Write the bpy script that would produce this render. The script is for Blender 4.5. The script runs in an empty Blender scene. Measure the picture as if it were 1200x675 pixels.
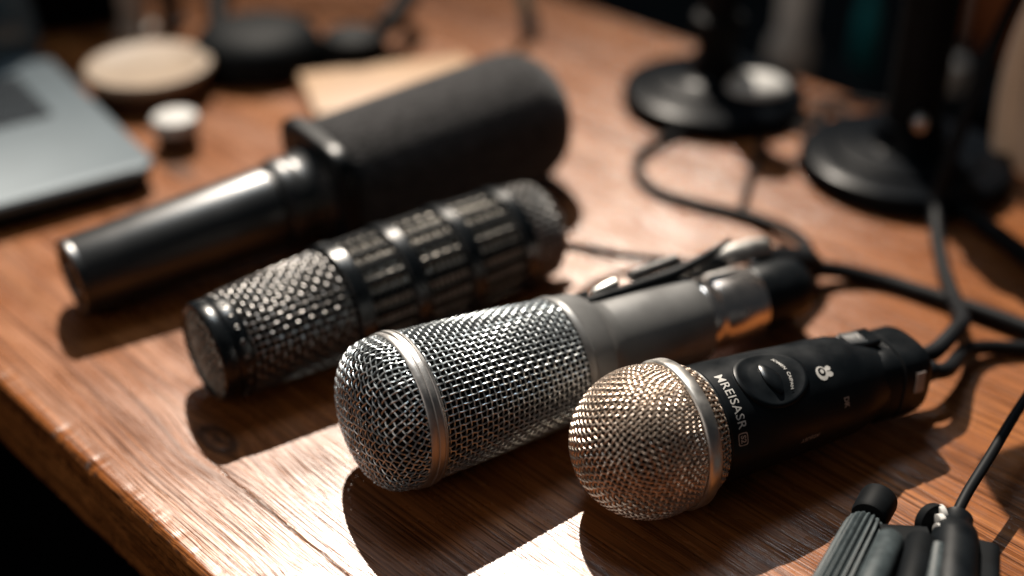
import bpy, math, random
from mathutils import Vector, Matrix, noise, Euler
import bmesh
random.seed(7)
C = bpy.context.scene.collection
PI = math.pi
R_ = math.radians

# ------------------------------------------------------------------ camera numbers
PITCH = R_(32); FPX = 1500.0; CAMH = 0.34
def at(x, y, z=0.0):
    "desk point (at height z) seen at photo pixel x, y"
    a = (x - 600) / FPX; b = (337.5 - y) / FPX
    rx, ry, rz = a, math.cos(PITCH) + b * math.sin(PITCH), -math.sin(PITCH) + b * math.cos(PITCH)
    t = (z - CAMH) / rz
    return Vector((rx * t, ry * t, z))

# ------------------------------------------------------------------ materials
def mat(name, base=(0.5, 0.5, 0.5), rough=0.5, metal=0.0, spec=0.5, coat=0.0, sheen=0.0, noise_amt=0.0, noise_scale=300.0,
        bump=0.0, bump_scale=800.0, bump_dist=0.0003, rough_var=0.0):
    m = bpy.data.materials.new(name); m.use_nodes = True
    nt = m.node_tree; b = nt.nodes['Principled BSDF']
    b.inputs['Base Color'].default_value = (*base, 1)
    b.inputs['Roughness'].default_value = rough
    b.inputs['Metallic'].default_value = metal
    b.inputs['Specular IOR Level'].default_value = spec
    b.inputs['Coat Weight'].default_value = coat
    b.inputs['Sheen Weight'].default_value = sheen
    tc = nt.nodes.new('ShaderNodeTexCoord')
    if noise_amt or rough_var:
        n = nt.nodes.new('ShaderNodeTexNoise'); n.inputs['Scale'].default_value = noise_scale; n.inputs['Detail'].default_value = 5
        nt.links.new(tc.outputs['Object'], n.inputs['Vector'])
        if noise_amt:
            r = nt.nodes.new('ShaderNodeValToRGB')
            r.color_ramp.elements[0].position = 0.3; r.color_ramp.elements[1].position = 0.7
            r.color_ramp.elements[0].color = (*[c * (1 - noise_amt) for c in base], 1)
            r.color_ramp.elements[1].color = (*[min(1, c * (1 + noise_amt)) for c in base], 1)
            nt.links.new(n.outputs['Fac'], r.inputs['Fac']); nt.links.new(r.outputs['Color'], b.inputs['Base Color'])
        if rough_var:
            mr = nt.nodes.new('ShaderNodeMapRange')
            mr.inputs['From Min'].default_value = 0.3; mr.inputs['From Max'].default_value = 0.7
            mr.inputs['To Min'].default_value = max(0.02, rough - rough_var); mr.inputs['To Max'].default_value = rough + rough_var
            nt.links.new(n.outputs['Fac'], mr.inputs['Value']); nt.links.new(mr.outputs['Result'], b.inputs['Roughness'])
    if bump:
        n2 = nt.nodes.new('ShaderNodeTexNoise'); n2.inputs['Scale'].default_value = bump_scale; n2.inputs['Detail'].default_value = 4
        nt.links.new(tc.outputs['Object'], n2.inputs['Vector'])
        bp = nt.nodes.new('ShaderNodeBump'); bp.inputs['Strength'].default_value = bump; bp.inputs['Distance'].default_value = bump_dist
        nt.links.new(n2.outputs['Fac'], bp.inputs['Height']); nt.links.new(bp.outputs['Normal'], b.inputs['Normal'])
    return m

M = {
 'steel_wire': mat('steel_wire', (0.54, 0.58, 0.60), 0.38, 1.0, noise_amt=0.25, noise_scale=250),
 'brass_wire': mat('warm_steel_wire', (0.56, 0.46, 0.38), 0.42, 1.0, noise_amt=0.25, noise_scale=300),
 'window_wire': mat('warm_window_wire', (0.27, 0.25, 0.22), 0.46, 0.5, noise_amt=0.3, noise_scale=200),
 'gun_wire': mat('gunmetal_wire', (0.17, 0.165, 0.16), 0.40, 1.0, noise_amt=0.3, noise_scale=200),
 'gun_fine': mat('gunmetal_fine_wire', (0.22, 0.20, 0.18), 0.36, 1.0, noise_amt=0.3, noise_scale=200),
 'nickel': mat('brushed_nickel', (0.46, 0.45, 0.44), 0.42, 1.0, noise_amt=0.12, noise_scale=120, rough_var=0.08, bump=0.15, bump_scale=1500),
 'satin_ring': mat('satin_silver_ring', (0.62, 0.60, 0.57), 0.38, 1.0, noise_amt=0.1, noise_scale=160, rough_var=0.06),
 'grey_paint': mat('grey_satin_body', (0.15, 0.15, 0.148), 0.42, 0.35, noise_amt=0.12, noise_scale=60, rough_var=0.06, bump=0.2, bump_scale=2600, bump_dist=0.00008),
 'black_gloss': mat('black_gloss', (0.003, 0.0045, 0.006), 0.28, 0.0, 0.45, rough_var=0.05, noise_scale=90),
 'stand_black': mat('stand_black_enamel', (0.003, 0.004, 0.0055), 0.32, 0.0, 0.05, rough_var=0.05, noise_scale=60),
 'black_satin': mat('black_satin', (0.0025, 0.004, 0.0055), 0.40, 0.0, 0.20, noise_amt=0.25, noise_scale=80, rough_var=0.10, bump=0.12, bump_scale=2200, bump_dist=0.0001),
 'black_matte': mat('black_matte', (0.004, 0.005, 0.006), 0.6, 0.0, 0.08, noise_amt=0.3, noise_scale=120, bump=0.2, bump_scale=1500, bump_dist=0.0001),
 'black_paint': mat('black_painted_metal', (0.003, 0.0045, 0.006), 0.36, 0.0, 0.85, rough_var=0.04, noise_scale=40),
 'rubber': mat('cable_rubber', (0.004, 0.005, 0.0065), 0.55, 0.0, 0.14, noise_amt=0.3, noise_scale=60, bump=0.15, bump_scale=900, bump_dist=0.0001),
 'core': mat('dark_inner_foam', (0.006, 0.006, 0.006), 0.95, 0.0, 0.1, bump=0.6, bump_scale=1500),
 'foam': mat('black_foam', (0.020, 0.019, 0.020), 0.95, 0.0, 0.10, sheen=0.22, noise_amt=0.8, noise_scale=250, bump=1.0, bump_scale=480, bump_dist=0.0016),
 'chrome': mat('chrome', (0.86, 0.80, 0.76), 0.24, 1.0, rough_var=0.04, noise_scale=90),
 'print_white': mat('printed_white', (0.42, 0.41, 0.39), 0.5, 0.0, noise_amt=0.15, noise_scale=900),
 'print_tan': mat('printed_tan', (0.36, 0.28, 0.24), 0.5, 0.0, noise_amt=0.2, noise_scale=700),
 'grip_grey': mat('grey_ribbed_plastic', (0.034, 0.045, 0.049), 0.5, 0.0, 0.3, noise_amt=0.3, noise_scale=350, rough_var=0.1, bump=0.25, bump_scale=1300, bump_dist=0.0002),
 'white_plastic': mat('white_plastic', (0.46, 0.45, 0.43), 0.6, noise_amt=0.06, noise_scale=90),
 'aluminium': mat('laptop_aluminium', (0.068, 0.092, 0.108), 0.55, 0.2, 0.4, noise_amt=0.05, noise_scale=50),
 'keys': mat('dark_keys', (0.014, 0.020, 0.026), 0.7, 0.0, 0.12, noise_amt=0.2, noise_scale=60),
 'screen': mat('dark_glass', (0.05, 0.08, 0.10), 0.12, 0.0, 0.6),
 'cream': mat('cream_lid', (0.27, 0.195, 0.13), 0.5, noise_amt=0.15, noise_scale=40),
 'dark_wood': mat('dark_turned_wood', (0.055, 0.026, 0.014), 0.5, noise_amt=0.4, noise_scale=60),
 'tan_board': mat('tan_kraft_cover', (0.33, 0.20, 0.105), 0.55, noise_amt=0.1, noise_scale=40),
 'linen': mat('beige_linen', (0.52, 0.46, 0.41), 0.9, noise_amt=0.12, noise_scale=90, bump=0.4, bump_scale=1500, bump_dist=0.0004),
 'teal': mat('teal_plastic', (0.008, 0.17, 0.175), 0.4, noise_amt=0.15, noise_scale=50),
 'rust_box': mat('rust_orange_card', (0.48, 0.14, 0.045), 0.7, noise_amt=0.2, noise_scale=30),
 'taupe': mat('taupe_ceramic', (0.50, 0.43, 0.37), 0.5, noise_amt=0.15, noise_scale=30),
 'floor': mat('dark_floor', (0.004, 0.004, 0.0045), 1.0, spec=0.0, noise_amt=0.4, noise_scale=5),
 'cabinet': mat('black_cabinet', (0.004, 0.005, 0.006), 0.9, spec=0.05, noise_amt=0.3, noise_scale=20),
}

def make_translucent(m, col, k):
    nt = m.node_tree; b = nt.nodes['Principled BSDF']; out = nt.nodes['Material Output']
    t = nt.nodes.new('ShaderNodeBsdfTranslucent'); t.inputs['Color'].default_value = (*col, 1)
    x = nt.nodes.new('ShaderNodeMixShader'); x.inputs[0].default_value = k
    nt.links.new(b.outputs[0], x.inputs[1]); nt.links.new(t.outputs[0], x.inputs[2]); nt.links.new(x.outputs[0], out.inputs['Surface'])
make_translucent(M['linen'], (0.62, 0.52, 0.44), 0.5)

# ------------------------------------------------------------------ wood
V0, V1 = 0.158, 0.705            # near and far long edge of the desk (across the grain)
TH = R_(45.8)
GU = Vector((math.cos(TH), -math.sin(TH), 0)); GV = Vector((math.sin(TH), math.cos(TH), 0))
def wood():
    m = bpy.data.materials.new('oiled_oak'); m.use_nodes = True
    nt = m.node_tree; N = nt.nodes; L = nt.links
    b = N['Principled BSDF']
    def node(t, **k):
        n = N.new(t)
        for a, v in k.items(): setattr(n, a, v)
        return n
    def math_(op, a, bb=None, c=None):
        n = node('ShaderNodeMath', operation=op)
        for i, v in enumerate((a, bb, c)):
            if v is None: continue
            if isinstance(v, (int, float)): n.inputs[i].default_value = v
            else: L.new(v, n.inputs[i])
        return n.outputs[0]
    tc = node('ShaderNodeTexCoord')
    sep = node('ShaderNodeSeparateXYZ'); L.new(tc.outputs['Object'], sep.inputs[0])
    u, v, z = sep.outputs
    # slow wander of the grain
    def comb(x, y, zz=None):
        c = node('ShaderNodeCombineXYZ'); L.new(x, c.inputs[0]); L.new(y, c.inputs[1])
        if zz is not None: L.new(zz, c.inputs[2])
        return c.outputs[0]
    def scaled_noise(su, sv, sz, detail=4, rough=0.55, uu=None, vv=None, off=0.0):
        uu = uu or u; vv = vv or v
        n = node('ShaderNodeTexNoise'); n.inputs['Scale'].default_value = 1.0
        n.inputs['Detail'].default_value = detail; n.inputs['Roughness'].default_value = rough
        L.new(comb(math_('MULTIPLY_ADD', uu, su, off), math_('MULTIPLY', vv, sv), math_('MULTIPLY', z, sz)), n.inputs['Vector'])
        return n.outputs['Fac']
    wander = scaled_noise(3.5, 12, 10, 1)
    w2 = math_('MULTIPLY', math_('SUBTRACT', wander, 0.5), 0.012)
    vw = math_('ADD', v, w2)
    wander2 = scaled_noise(60, 160, 60, 2)
    knots = [(-0.3905, 0.2065, 0.0085), (-0.62, 0.33, 0.008), (0.02, 0.40, 0.007), (-0.30, 0.182, 0.003)]
    kmask = None
    for (ku, kv, kr) in knots:
        du = math_('MULTIPLY', math_('SUBTRACT', u, ku), 0.55); dv = math_('SUBTRACT', v, kv)
        d = math_('SQRT', math_('ADD', math_('MULTIPLY', du, du), math_('MULTIPLY', dv, dv)))
        g = math_('POWER', 2.718, math_('MULTIPLY', math_('MULTIPLY', d, d), -1 / (2 * (kr * 1.6) ** 2)))
        sgn = math_('DIVIDE', dv, math_('ADD', d, 0.002))
        vw = math_('SUBTRACT', vw, math_('MULTIPLY', math_('MULTIPLY', g, sgn), kr * 1.0))
        dn = math_('ADD', d, math_('MULTIPLY', math_('SUBTRACT', wander2, 0.5), kr * 0.7))
        q = math_('DIVIDE', math_('SUBTRACT', dn, kr * 0.62), kr * 0.22)
        mk = math_('POWER', 2.718, math_('MULTIPLY', math_('MULTIPLY', q, q), -1.0))
        q2 = math_('DIVIDE', dn, kr * 0.42)
        mk = math_('MAXIMUM', math_('MULTIPLY', mk, 0.85), math_('POWER', 2.718, math_('MULTIPLY', math_('MULTIPLY', q2, q2), -1.0)))
        kmask = mk if kmask is None else math_('MAXIMUM', kmask, mk)
    growth = scaled_noise(3.2, 560, 150, 3, 0.5, vv=vw)
    pores = scaled_noise(24, 1500, 500, 3, 0.6, vv=vw, off=3.7)
    broad = scaled_noise(2.2, 30, 20, 4, 0.6, vv=vw, off=9.1)
    blotch = scaled_noise(16, 40, 30, 4, 0.6, off=5.3)
    fine = scaled_noise(120, 2600, 900, 2, 0.6, vv=vw, off=1.3)
    ramp = node('ShaderNodeValToRGB')
    e = ramp.color_ramp.elements
    e[0].position = 0.30; e[0].color = (0.048, 0.0145, 0.0038, 1)
    e[1].position = 0.72; e[1].color = (0.43, 0.162, 0.045, 1)
    x = e.new(0.47); x.color = (0.225, 0.071, 0.0175, 1)
    f = math_('ADD', math_('MULTIPLY', growth, 0.40), math_('MULTIPLY', broad, 0.38))
    f = math_('ADD', f, math_('MULTIPLY', blotch, 0.22))
    L.new(f, ramp.inputs['Fac'])
    thin = scaled_noise(5, 1150, 300, 2, 0.5, vv=vw, off=6.6)
    tr = node('ShaderNodeMapRange'); tr.inputs['From Min'].default_value = 0.40; tr.inputs['From Max'].default_value = 0.50
    tr.inputs['To Min'].default_value = 1.0; tr.inputs['To Max'].default_value = 0.0
    L.new(thin, tr.inputs['Value'])
    pr = node('ShaderNodeMapRange'); pr.inputs['From Min'].default_value = 0.36; pr.inputs['From Max'].default_value = 0.47
    pr.inputs['To Min'].default_value = 1.0; pr.inputs['To Max'].default_value = 0.0
    L.new(pores, pr.inputs['Value'])
    lr = node('ShaderNodeMapRange'); lr.inputs['From Min'].default_value = 0.32; lr.inputs['From Max'].default_value = 0.46
    lr.inputs['To Min'].default_value = 1.0; lr.inputs['To Max'].default_value = 0.0
    L.new(growth, lr.inputs['Value'])
    # the long crack / board joint
    wob = scaled_noise(45, 5, 5, 4, 0.6, off=2.0)
    dcr = math_('ABSOLUTE', math_('SUBTRACT', math_('ADD', v, math_('MULTIPLY', math_('SUBTRACT', wob, 0.5), 0.0035)), 0.1965))
    cw = math_('MULTIPLY_ADD', scaled_noise(70, 3, 3, 3, off=8.0), 0.0022, -0.0004)
    cr = node('ShaderNodeMapRange'); cr.inputs['From Min'].default_value = 0.0; cr.inputs['To Min'].default_value = 1.0; cr.inputs['To Max'].default_value = 0.0
    L.new(dcr, cr.inputs['Value']); L.new(cw, cr.inputs['From Max'])
    cl = node('ShaderNodeMapRange'); cl.inputs['From Min'].default_value = -0.40; cl.inputs['From Max'].default_value = -0.365; cl.inputs['To Min'].default_value = 0.12
    L.new(u, cl.inputs['Value'])
    crack = math_('MULTIPLY', cr.outputs[0], cl.outputs[0])
    def darken(col, fac, to, k):
        mx = node('ShaderNodeMix', data_type='RGBA')
        L.new(math_('MULTIPLY', fac, k), mx.inputs['Factor']); L.new(col, mx.inputs['A']); mx.inputs['B'].default_value = (*to, 1)
        return mx.outputs['Result']
    col = darken(ramp.outputs['Color'], pr.outputs[0], (0.035, 0.012, 0.004), 0.8)
    col = darken(col, tr.outputs[0], (0.05, 0.016, 0.005), 0.5)
    col = darken(col, lr.outputs[0], (0.045, 0.015, 0.005), 0.7)
    col = darken(col, kmask, (0.022, 0.010, 0.006), 0.88)
    col = darken(col, crack, (0.030, 0.014, 0.008), 0.95)
    L.new(col, b.inputs['Base Color'])
    rr = node('ShaderNodeMapRange'); rr.inputs['To Min'].default_value = 0.23; rr.inputs['To Max'].default_value = 0.32
    rr.inputs['From Min'].default_value = 0.3; rr.inputs['From Max'].default_value = 0.7
    L.new(blotch, rr.inputs['Value']); L.new(rr.outputs[0], b.inputs['Roughness'])
    sp = math_('SUBTRACT', 0.74, math_('MULTIPLY', math_('MAXIMUM', pr.outputs[0], math_('MULTIPLY', lr.outputs[0], 0.85)), 0.60))
    L.new(sp, b.inputs['Specular IOR Level'])
    h = math_('ADD', math_('MULTIPLY', growth, 1.0), math_('MULTIPLY', pores, 0.7))
    h = math_('ADD', h, math_('MULTIPLY', fine, 0.35))
    h = math_('SUBTRACT', h, math_('MULTIPLY', pr.outputs[0], 0.35))
    h = math_('SUBTRACT', h, math_('MULTIPLY', tr.outputs[0], 0.30))
    h = math_('SUBTRACT', h, math_('MULTIPLY', crack, 2.5))
    h = math_('SUBTRACT', h, math_('MULTIPLY', kmask, 0.6))
    bp = node('ShaderNodeBump'); bp.inputs['Strength'].default_value = 0.6; bp.inputs['Distance'].default_value = 0.00017
    L.new(h, bp.inputs['Height']); L.new(bp.outputs['Normal'], b.inputs['Normal'])
    return m
M['wood'] = wood()

# ------------------------------------------------------------------ mesh helpers
class MB:
    def __init__(s): s.v = []; s.f = []
    def add(s, vs, fs):
        o = len(s.v); s.v += [tuple(p) for p in vs]; s.f += [tuple(i + o for i in f) for f in fs]
    def tube(s, pts, r, n=8, cap=True, closed=False):
        pts = [Vector(p) for p in pts]; m = len(pts)
        rs = r if isinstance(r, (list, tuple)) else [r] * m
        vs = []; prev = None
        for i, p in enumerate(pts):
            if closed: t = pts[(i + 1) % m] - pts[i - 1]
            else: t = pts[min(i + 1, m - 1)] - pts[max(i - 1, 0)]
            t = t.normalized() if t.length > 1e-12 else Vector((1, 0, 0))
            if prev is None:
                a = Vector((0, 0, 1)) if abs(t.z) < 0.9 else Vector((1, 0, 0))
                x = (a - t * a.dot(t)).normalized()
            else:
                x = prev - t * prev.dot(t); x = x.normalized() if x.length > 1e-9 else t.orthogonal().normalized()
            prev = x; y = t.cross(x)
            for k in range(n):
                a = 2 * PI * k / n
                vs.append(p + (x * math.cos(a) + y * math.sin(a)) * rs[i])
        fs = []
        for i in range(m if closed else m - 1):
            j = (i + 1) % m
            for k in range(n):
                fs.append((i * n + k, i * n + (k + 1) % n, j * n + (k + 1) % n, j * n + k))
        if cap and not closed:
            fs.append(tuple(range(n - 1, -1, -1))); fs.append(tuple((m - 1) * n + k for k in range(n)))
        s.add(vs, fs)
    def lathe(s, prof, n=96, sup=2.0, zoff=0.0, squash=1.0, capa=True, capb=True):
        "profile of (s, r) turned round the local x axis"
        vs = []
        for (x, r) in prof:
            for k in range(n):
                a = 2 * PI * k / n; c, d = math.cos(a), math.sin(a)
                q = (abs(c) ** sup + abs(d) ** sup) ** (-1 / sup)
                vs.append((x, r * q * c, r * q * d * squash + zoff))
        fs = []
        for i in range(len(prof) - 1):
            for k in range(n):
                fs.append((i * n + k, i * n + (k + 1) % n, (i + 1) * n + (k + 1) % n, (i + 1) * n + k))
        if capa: fs.append(tuple(range(n)))
        if capb: fs.append(tuple((len(prof) - 1) * n + k for k in range(n - 1, -1, -1)))
        s.add(vs, fs)
    def turn(s, prof, c=(0, 0), n=64):
        "profile of (r, z) turned round a vertical axis"
        vs = [(c[0] + r * math.cos(2 * PI * k / n), c[1] + r * math.sin(2 * PI * k / n), z) for (r, z) in prof for k in range(n)]
        fs = [(i * n + k, i * n + (k + 1) % n, (i + 1) * n + (k + 1) % n, (i + 1) * n + k) for i in range(len(prof) - 1) for k in range(n)]
        fs.append(tuple(range(n - 1, -1, -1))); fs.append(tuple((len(prof) - 1) * n + k for k in range(n)))
        s.add(vs, fs)
    def box(s, c, d, bev=0.0, rot=None, seg=3):
        bm = bmesh.new(); bmesh.ops.create_cube(bm, size=1)
        for v in bm.verts: v.co = Vector((v.co.x * d[0], v.co.y * d[1], v.co.z * d[2]))
        if bev: bmesh.ops.bevel(bm, geom=bm.edges[:], offset=bev, segments=seg, profile=0.5, affect='EDGES')
        mt = (rot.to_4x4() if rot is not None else Matrix.Identity(4)); cc = Vector(c)
        bm.verts.index_update()
        s.add([mt @ v.co + cc for v in bm.verts], [tuple(v.index for v in f.verts) for f in bm.faces]); bm.free()
    def build(s, name, m, parent=None, loc=None, sharp=40, rot=None):
        me = bpy.data.meshes.new(name); me.from_pydata(s.v, [], s.f)
        bm = bmesh.new(); bm.from_mesh(me); bmesh.ops.recalc_face_normals(bm, faces=bm.faces[:]); bm.to_mesh(me); bm.free()
        me.polygons.foreach_set('use_smooth', [True] * len(me.polygons))
        me.set_sharp_from_angle(angle=R_(sharp))
        me.materials.append(m); me.update()
        o = bpy.data.objects.new(name, me); C.objects.link(o)
        if parent is not None: o.parent = parent
        if loc is not None: o.location = loc
        if rot is not None: o.rotation_euler = rot
        return o

def tag(o, label=None, cat=None, group=None, kind=None):
    if label: o['label'] = label
    if cat: o['category'] = cat
    if group: o['group'] = group
    if kind: o['kind'] = kind
    return o
def thing(name, label, cat, loc=(0, 0, 0), rot=(0, 0, 0), group=None):
    o = bpy.data.objects.new(name, None); o.empty_display_size = 0.01; C.objects.link(o)
    o.location = loc; o.rotation_euler = rot
    return tag(o, label, cat, group)
def rot_x_to(d):
    return Vector(d).to_track_quat('X', 'Z').to_matrix()
def spline(pts, sub=14):
    P = [Vector(p) for p in pts]; out = []
    for i in range(len(P) - 1):
        p0 = P[max(i - 1, 0)]; p1 = P[i]; p2 = P[i + 1]; p3 = P[min(i + 2, len(P) - 1)]
        for k in range(sub):
            t = k / sub
            out.append(0.5 * ((2 * p1) + (p2 - p0) * t + (2 * p0 - 5 * p1 + 4 * p2 - p3) * t * t + (3 * p1 - p0 - 3 * p2 + p3) * t ** 3))
    out.append(P[-1]); return out
def interp(prof, x):
    if x <= prof[0][0]: return prof[0][1]
    for (a, ra), (b, rb) in zip(prof, prof[1:]):
        if x <= b: return ra + (rb - ra) * (x - a) / (b - a)
    return prof[-1][1]

def weave_side(prof, s0, s1, pitch, wr, amp, sides=6, jit=0.0, n=None, over=3, seed=0.0):
    "woven wire cloth wrapped on a turned surface"
    mb = MB(); rm = interp(prof, (s0 + s1) / 2)
    n = n or int(round(2 * PI * rm / pitch / 2)) * 2
    m = max(2, int(round((s1 - s0) / pitch)))
    def P(s, a, o):
        js = noise.noise(Vector((s * 90 + seed, math.cos(a) * 2, math.sin(a) * 2))) * jit
        ja = noise.noise(Vector((s * 90 - seed, math.cos(a) * 2 + 7, math.sin(a) * 2))) * jit / rm
        r = interp(prof, s) + o
        return Vector((s + js, r * math.cos(a + ja), r * math.sin(a + ja)))
    for k in range(n):
        a = 2 * PI * k / n; pts = []
        for q in range(m * over + 1):
            j = q / over; s = s0 + (s1 - s0) * j / m
            pts.append(P(s, a, amp * math.cos(PI * j) * (-1) ** k))
        mb.tube(pts, wr, sides)
    for j in range(m + 1):
        s = s0 + (s1 - s0) * j / m; pts = []
        for q in range(n * over):
            k = q / over; a = 2 * PI * k / n
            pts.append(P(s, a, -amp * math.cos(PI * k) * (-1) ** j))
        mb.tube(pts, wr, sides, closed=True)
    return mb

def arc_table(prof, N=400):
    "prof: list of (s, r) from the apex outwards; returns functions of arc length"
    pts = [Vector((s, r, 0)) for s, r in prof]; L = [0]
    for a, b in zip(pts, pts[1:]): L.append(L[-1] + (b - a).length)
    def f(t):
        t = min(max(t, 0), L[-1])
        for i in range(len(L) - 1):
            if t <= L[i + 1]:
                k = (t - L[i]) / max(L[i + 1] - L[i], 1e-9); p = pts[i].lerp(pts[i + 1], k)
                d = (pts[i + 1] - pts[i]).normalized(); return p.x, p.y, d
        return pts[-1].x, pts[-1].y, (pts[-1] - pts[-2]).normalized()
    return f, L[-1]

def weave_dome(prof, pitch, wr, amp, rot=0.0, sides=6, jit=0.0, over=3, seed=0.0, squeeze=1.0):
    "square woven cloth draped over a cap (grid laid by arc length from the apex)"
    mb = MB(); f, T = arc_table(prof)
    n = int(T / pitch) + 1
    def P(u, v, o):
        ju = noise.noise(Vector((u * 130, v * 130, seed))) * jit; jv = noise.noise(Vector((u * 130, v * 130, seed + 9))) * jit
        uu, vv = u + ju, v + jv
        t = math.hypot(uu, vv); s, r, d = f(t)
        a = math.atan2(vv, uu) + rot
        nx, nr = -d.y, d.x         # outward normal (towards -x at the apex)
        s += nx * o; r += nr * o
        return Vector((s, r * math.cos(a), r * math.sin(a)))
    for fam in (0, 1):
        for i in range(-n, n + 1):
            c = i * pitch
            if abs(c) >= T - pitch * 0.3: continue
            half = math.sqrt(T * T - c * c); q = int(half / pitch * over); pts = []
            vs = [-half] + [k * pitch / over for k in range(-q, q + 1)] + [half]
            for w in vs:
                o = amp * math.cos(PI * w / pitch) * (-1) ** i * (1 if fam == 0 else -1)
                pts.append(P(c, w, o) if fam == 0 else P(w, c, o))
            mb.tube(pts, wr, sides)
    return mb

def text_mesh(txt, size, extrude=0.0, bold=0.0):
    cu = bpy.data.curves.new('txt', 'FONT'); cu.body = txt; cu.size = size; cu.align_x = 'CENTER'; cu.align_y = 'CENTER'
    cu.offset = bold; cu.resolution_u = 3; cu.space_character = 1.05
    o = bpy.data.objects.new('txt', cu); C.objects.link(o)
    bpy.context.view_layer.update()
    me = bpy.data.meshes.new_from_object(o.evaluated_get(bpy.context.evaluated_depsgraph_get()))
    bm = bmesh.new(); bm.from_mesh(me)
    for _ in range(2):
        long = [e for e in bm.edges if e.calc_length() > size * 0.12]
        if long: bmesh.ops.subdivide_edges(bm, edges=long, cuts=1)
        bmesh.ops.triangulate(bm, faces=bm.faces[:])
    bm.verts.index_update()
    vs = [v.co.copy() for v in bm.verts]; fs = [tuple(v.index for v in f.verts) for f in bm.faces]
    bm.free(); bpy.data.objects.remove(o); bpy.data.curves.remove(cu); bpy.data.meshes.remove(me)
    return vs, fs

# ------------------------------------------------------------------ desk
def desk():
    u0, u1 = -1.35, 0.55
    us = []; u = u0
    while u < u1:
        us.append(u); u += 0.0012 if -0.62 < u < -0.18 else 0.02
    us.append(u1)
    th = 0.043; rad = 0.004
    prof = []                                   # (v, z) from the top round the near edge and under
    for t in [0.0, 0.02, 0.05]: pass
    prof.append((V1, 0.0)); prof.append((V1 - 0.1, 0.0)); prof.append((V0 + 0.10, 0.0)); prof.append((V0 + 0.02, 0.0))
    for k in range(6): prof.append((V0 + 0.012 - 0.0016 * k, 0.0))
    for k in range(0, 7):
        a = PI / 2 * k / 6; prof.append((V0 + rad - rad * math.sin(a), -rad + rad * math.cos(a)))
    for k in range(1, 26): prof.append((V0, -rad - (th - 2 * rad) * k / 25))
    for k in range(1, 5):
        a = PI / 2 * k / 4; prof.append((V0 + rad - rad * math.cos(a), -th + rad - rad * math.sin(a)))
    prof.append((V1, -th))
    mb = MB(); vs = []; n = len(prof)
    for u in us:
        for i, (v, z) in enumerate(prof):
            if 4 <= i < n - 1:
                w = min(1.0, max(0.0, (V0 + 0.010 - v) / 0.008))
                e = max(0, 1 - abs(z + 0.001) / 0.006)
                nn = noise.noise(Vector((u * 60, z * 300, 1))) * 0.0007 + noise.noise(Vector((u * 260, z * 90, 5))) * 0.0005
                chip = max(0.0, noise.noise(Vector((u * 110, 3, 2))) - 0.12) * 0.0040 * e + max(0.0, noise.noise(Vector((u * 370, 8, 2))) - 0.1) * 0.0010 * e
                slow = noise.noise(Vector((u * 9, 0, 0))) * 0.0016
                v2 = v + (slow + nn * (0.4 if z > -0.001 else 1.0) + chip) * w
                z2 = z - chip * 0.6 * w - abs(noise.noise(Vector((u * 150, v * 400, 7)))) * 0.0002 * w * e
            else: v2, z2 = v, z
            vs.append((u, v2, z2))
    fs = []
    for a in range(len(us) - 1):
        for i in range(n):
            j = (i + 1) % n
            fs.append((a * n + i, a * n + j, (a + 1) * n + j, (a + 1) * n + i))
    fs.append(tuple(range(n))); fs.append(tuple((len(us) - 1) * n + k for k in range(n - 1, -1, -1)))
    mb.add(vs, fs)
    t = thing('wooden_desk', 'thick oiled brown wooden desk with rough worn front edge under the microphones', 'desk', (0, 0, 0), (0, 0, -TH))
    top = mb.build('tabletop', M['wood'], t, sharp=50)
    for (u, v) in ((-1.28, V0 + 0.07), (-1.28, V1 - 0.07), (0.48, V0 + 0.07), (0.48, V1 - 0.07)):
        l = MB(); l.box((u, v, -0.385), (0.06, 0.06, 0.684), 0.004); l.build('leg', M['wood'], t)
    return t
desk()
fl = MB(); fl.add([(-5, -3, 0), (5, -3, 0), (5, 6, 0), (-5, 6, 0)], [(0, 1, 2, 3)])
tag(fl.build('floor', M['floor'], loc=(0, 0, -0.727)), kind='structure')

# ------------------------------------------------------------------ microphones
def mic_frame(name, label, x, y, ang, z, pitch):
    "empty on the desk below the front of the microphone, local x runs to the tail; parts are lifted by z"
    return thing(name, label, 'microphone', (x, y, z), (0, R_(pitch), R_(ang)))

# ---- silver one
def ball_arc(s_c, R, a0, a1, n=20):
    return [(s_c - R * math.cos(a), R * math.sin(a)) for a in [a0 + (a1 - a0) * k / n for k in range(n + 1)]]

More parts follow.
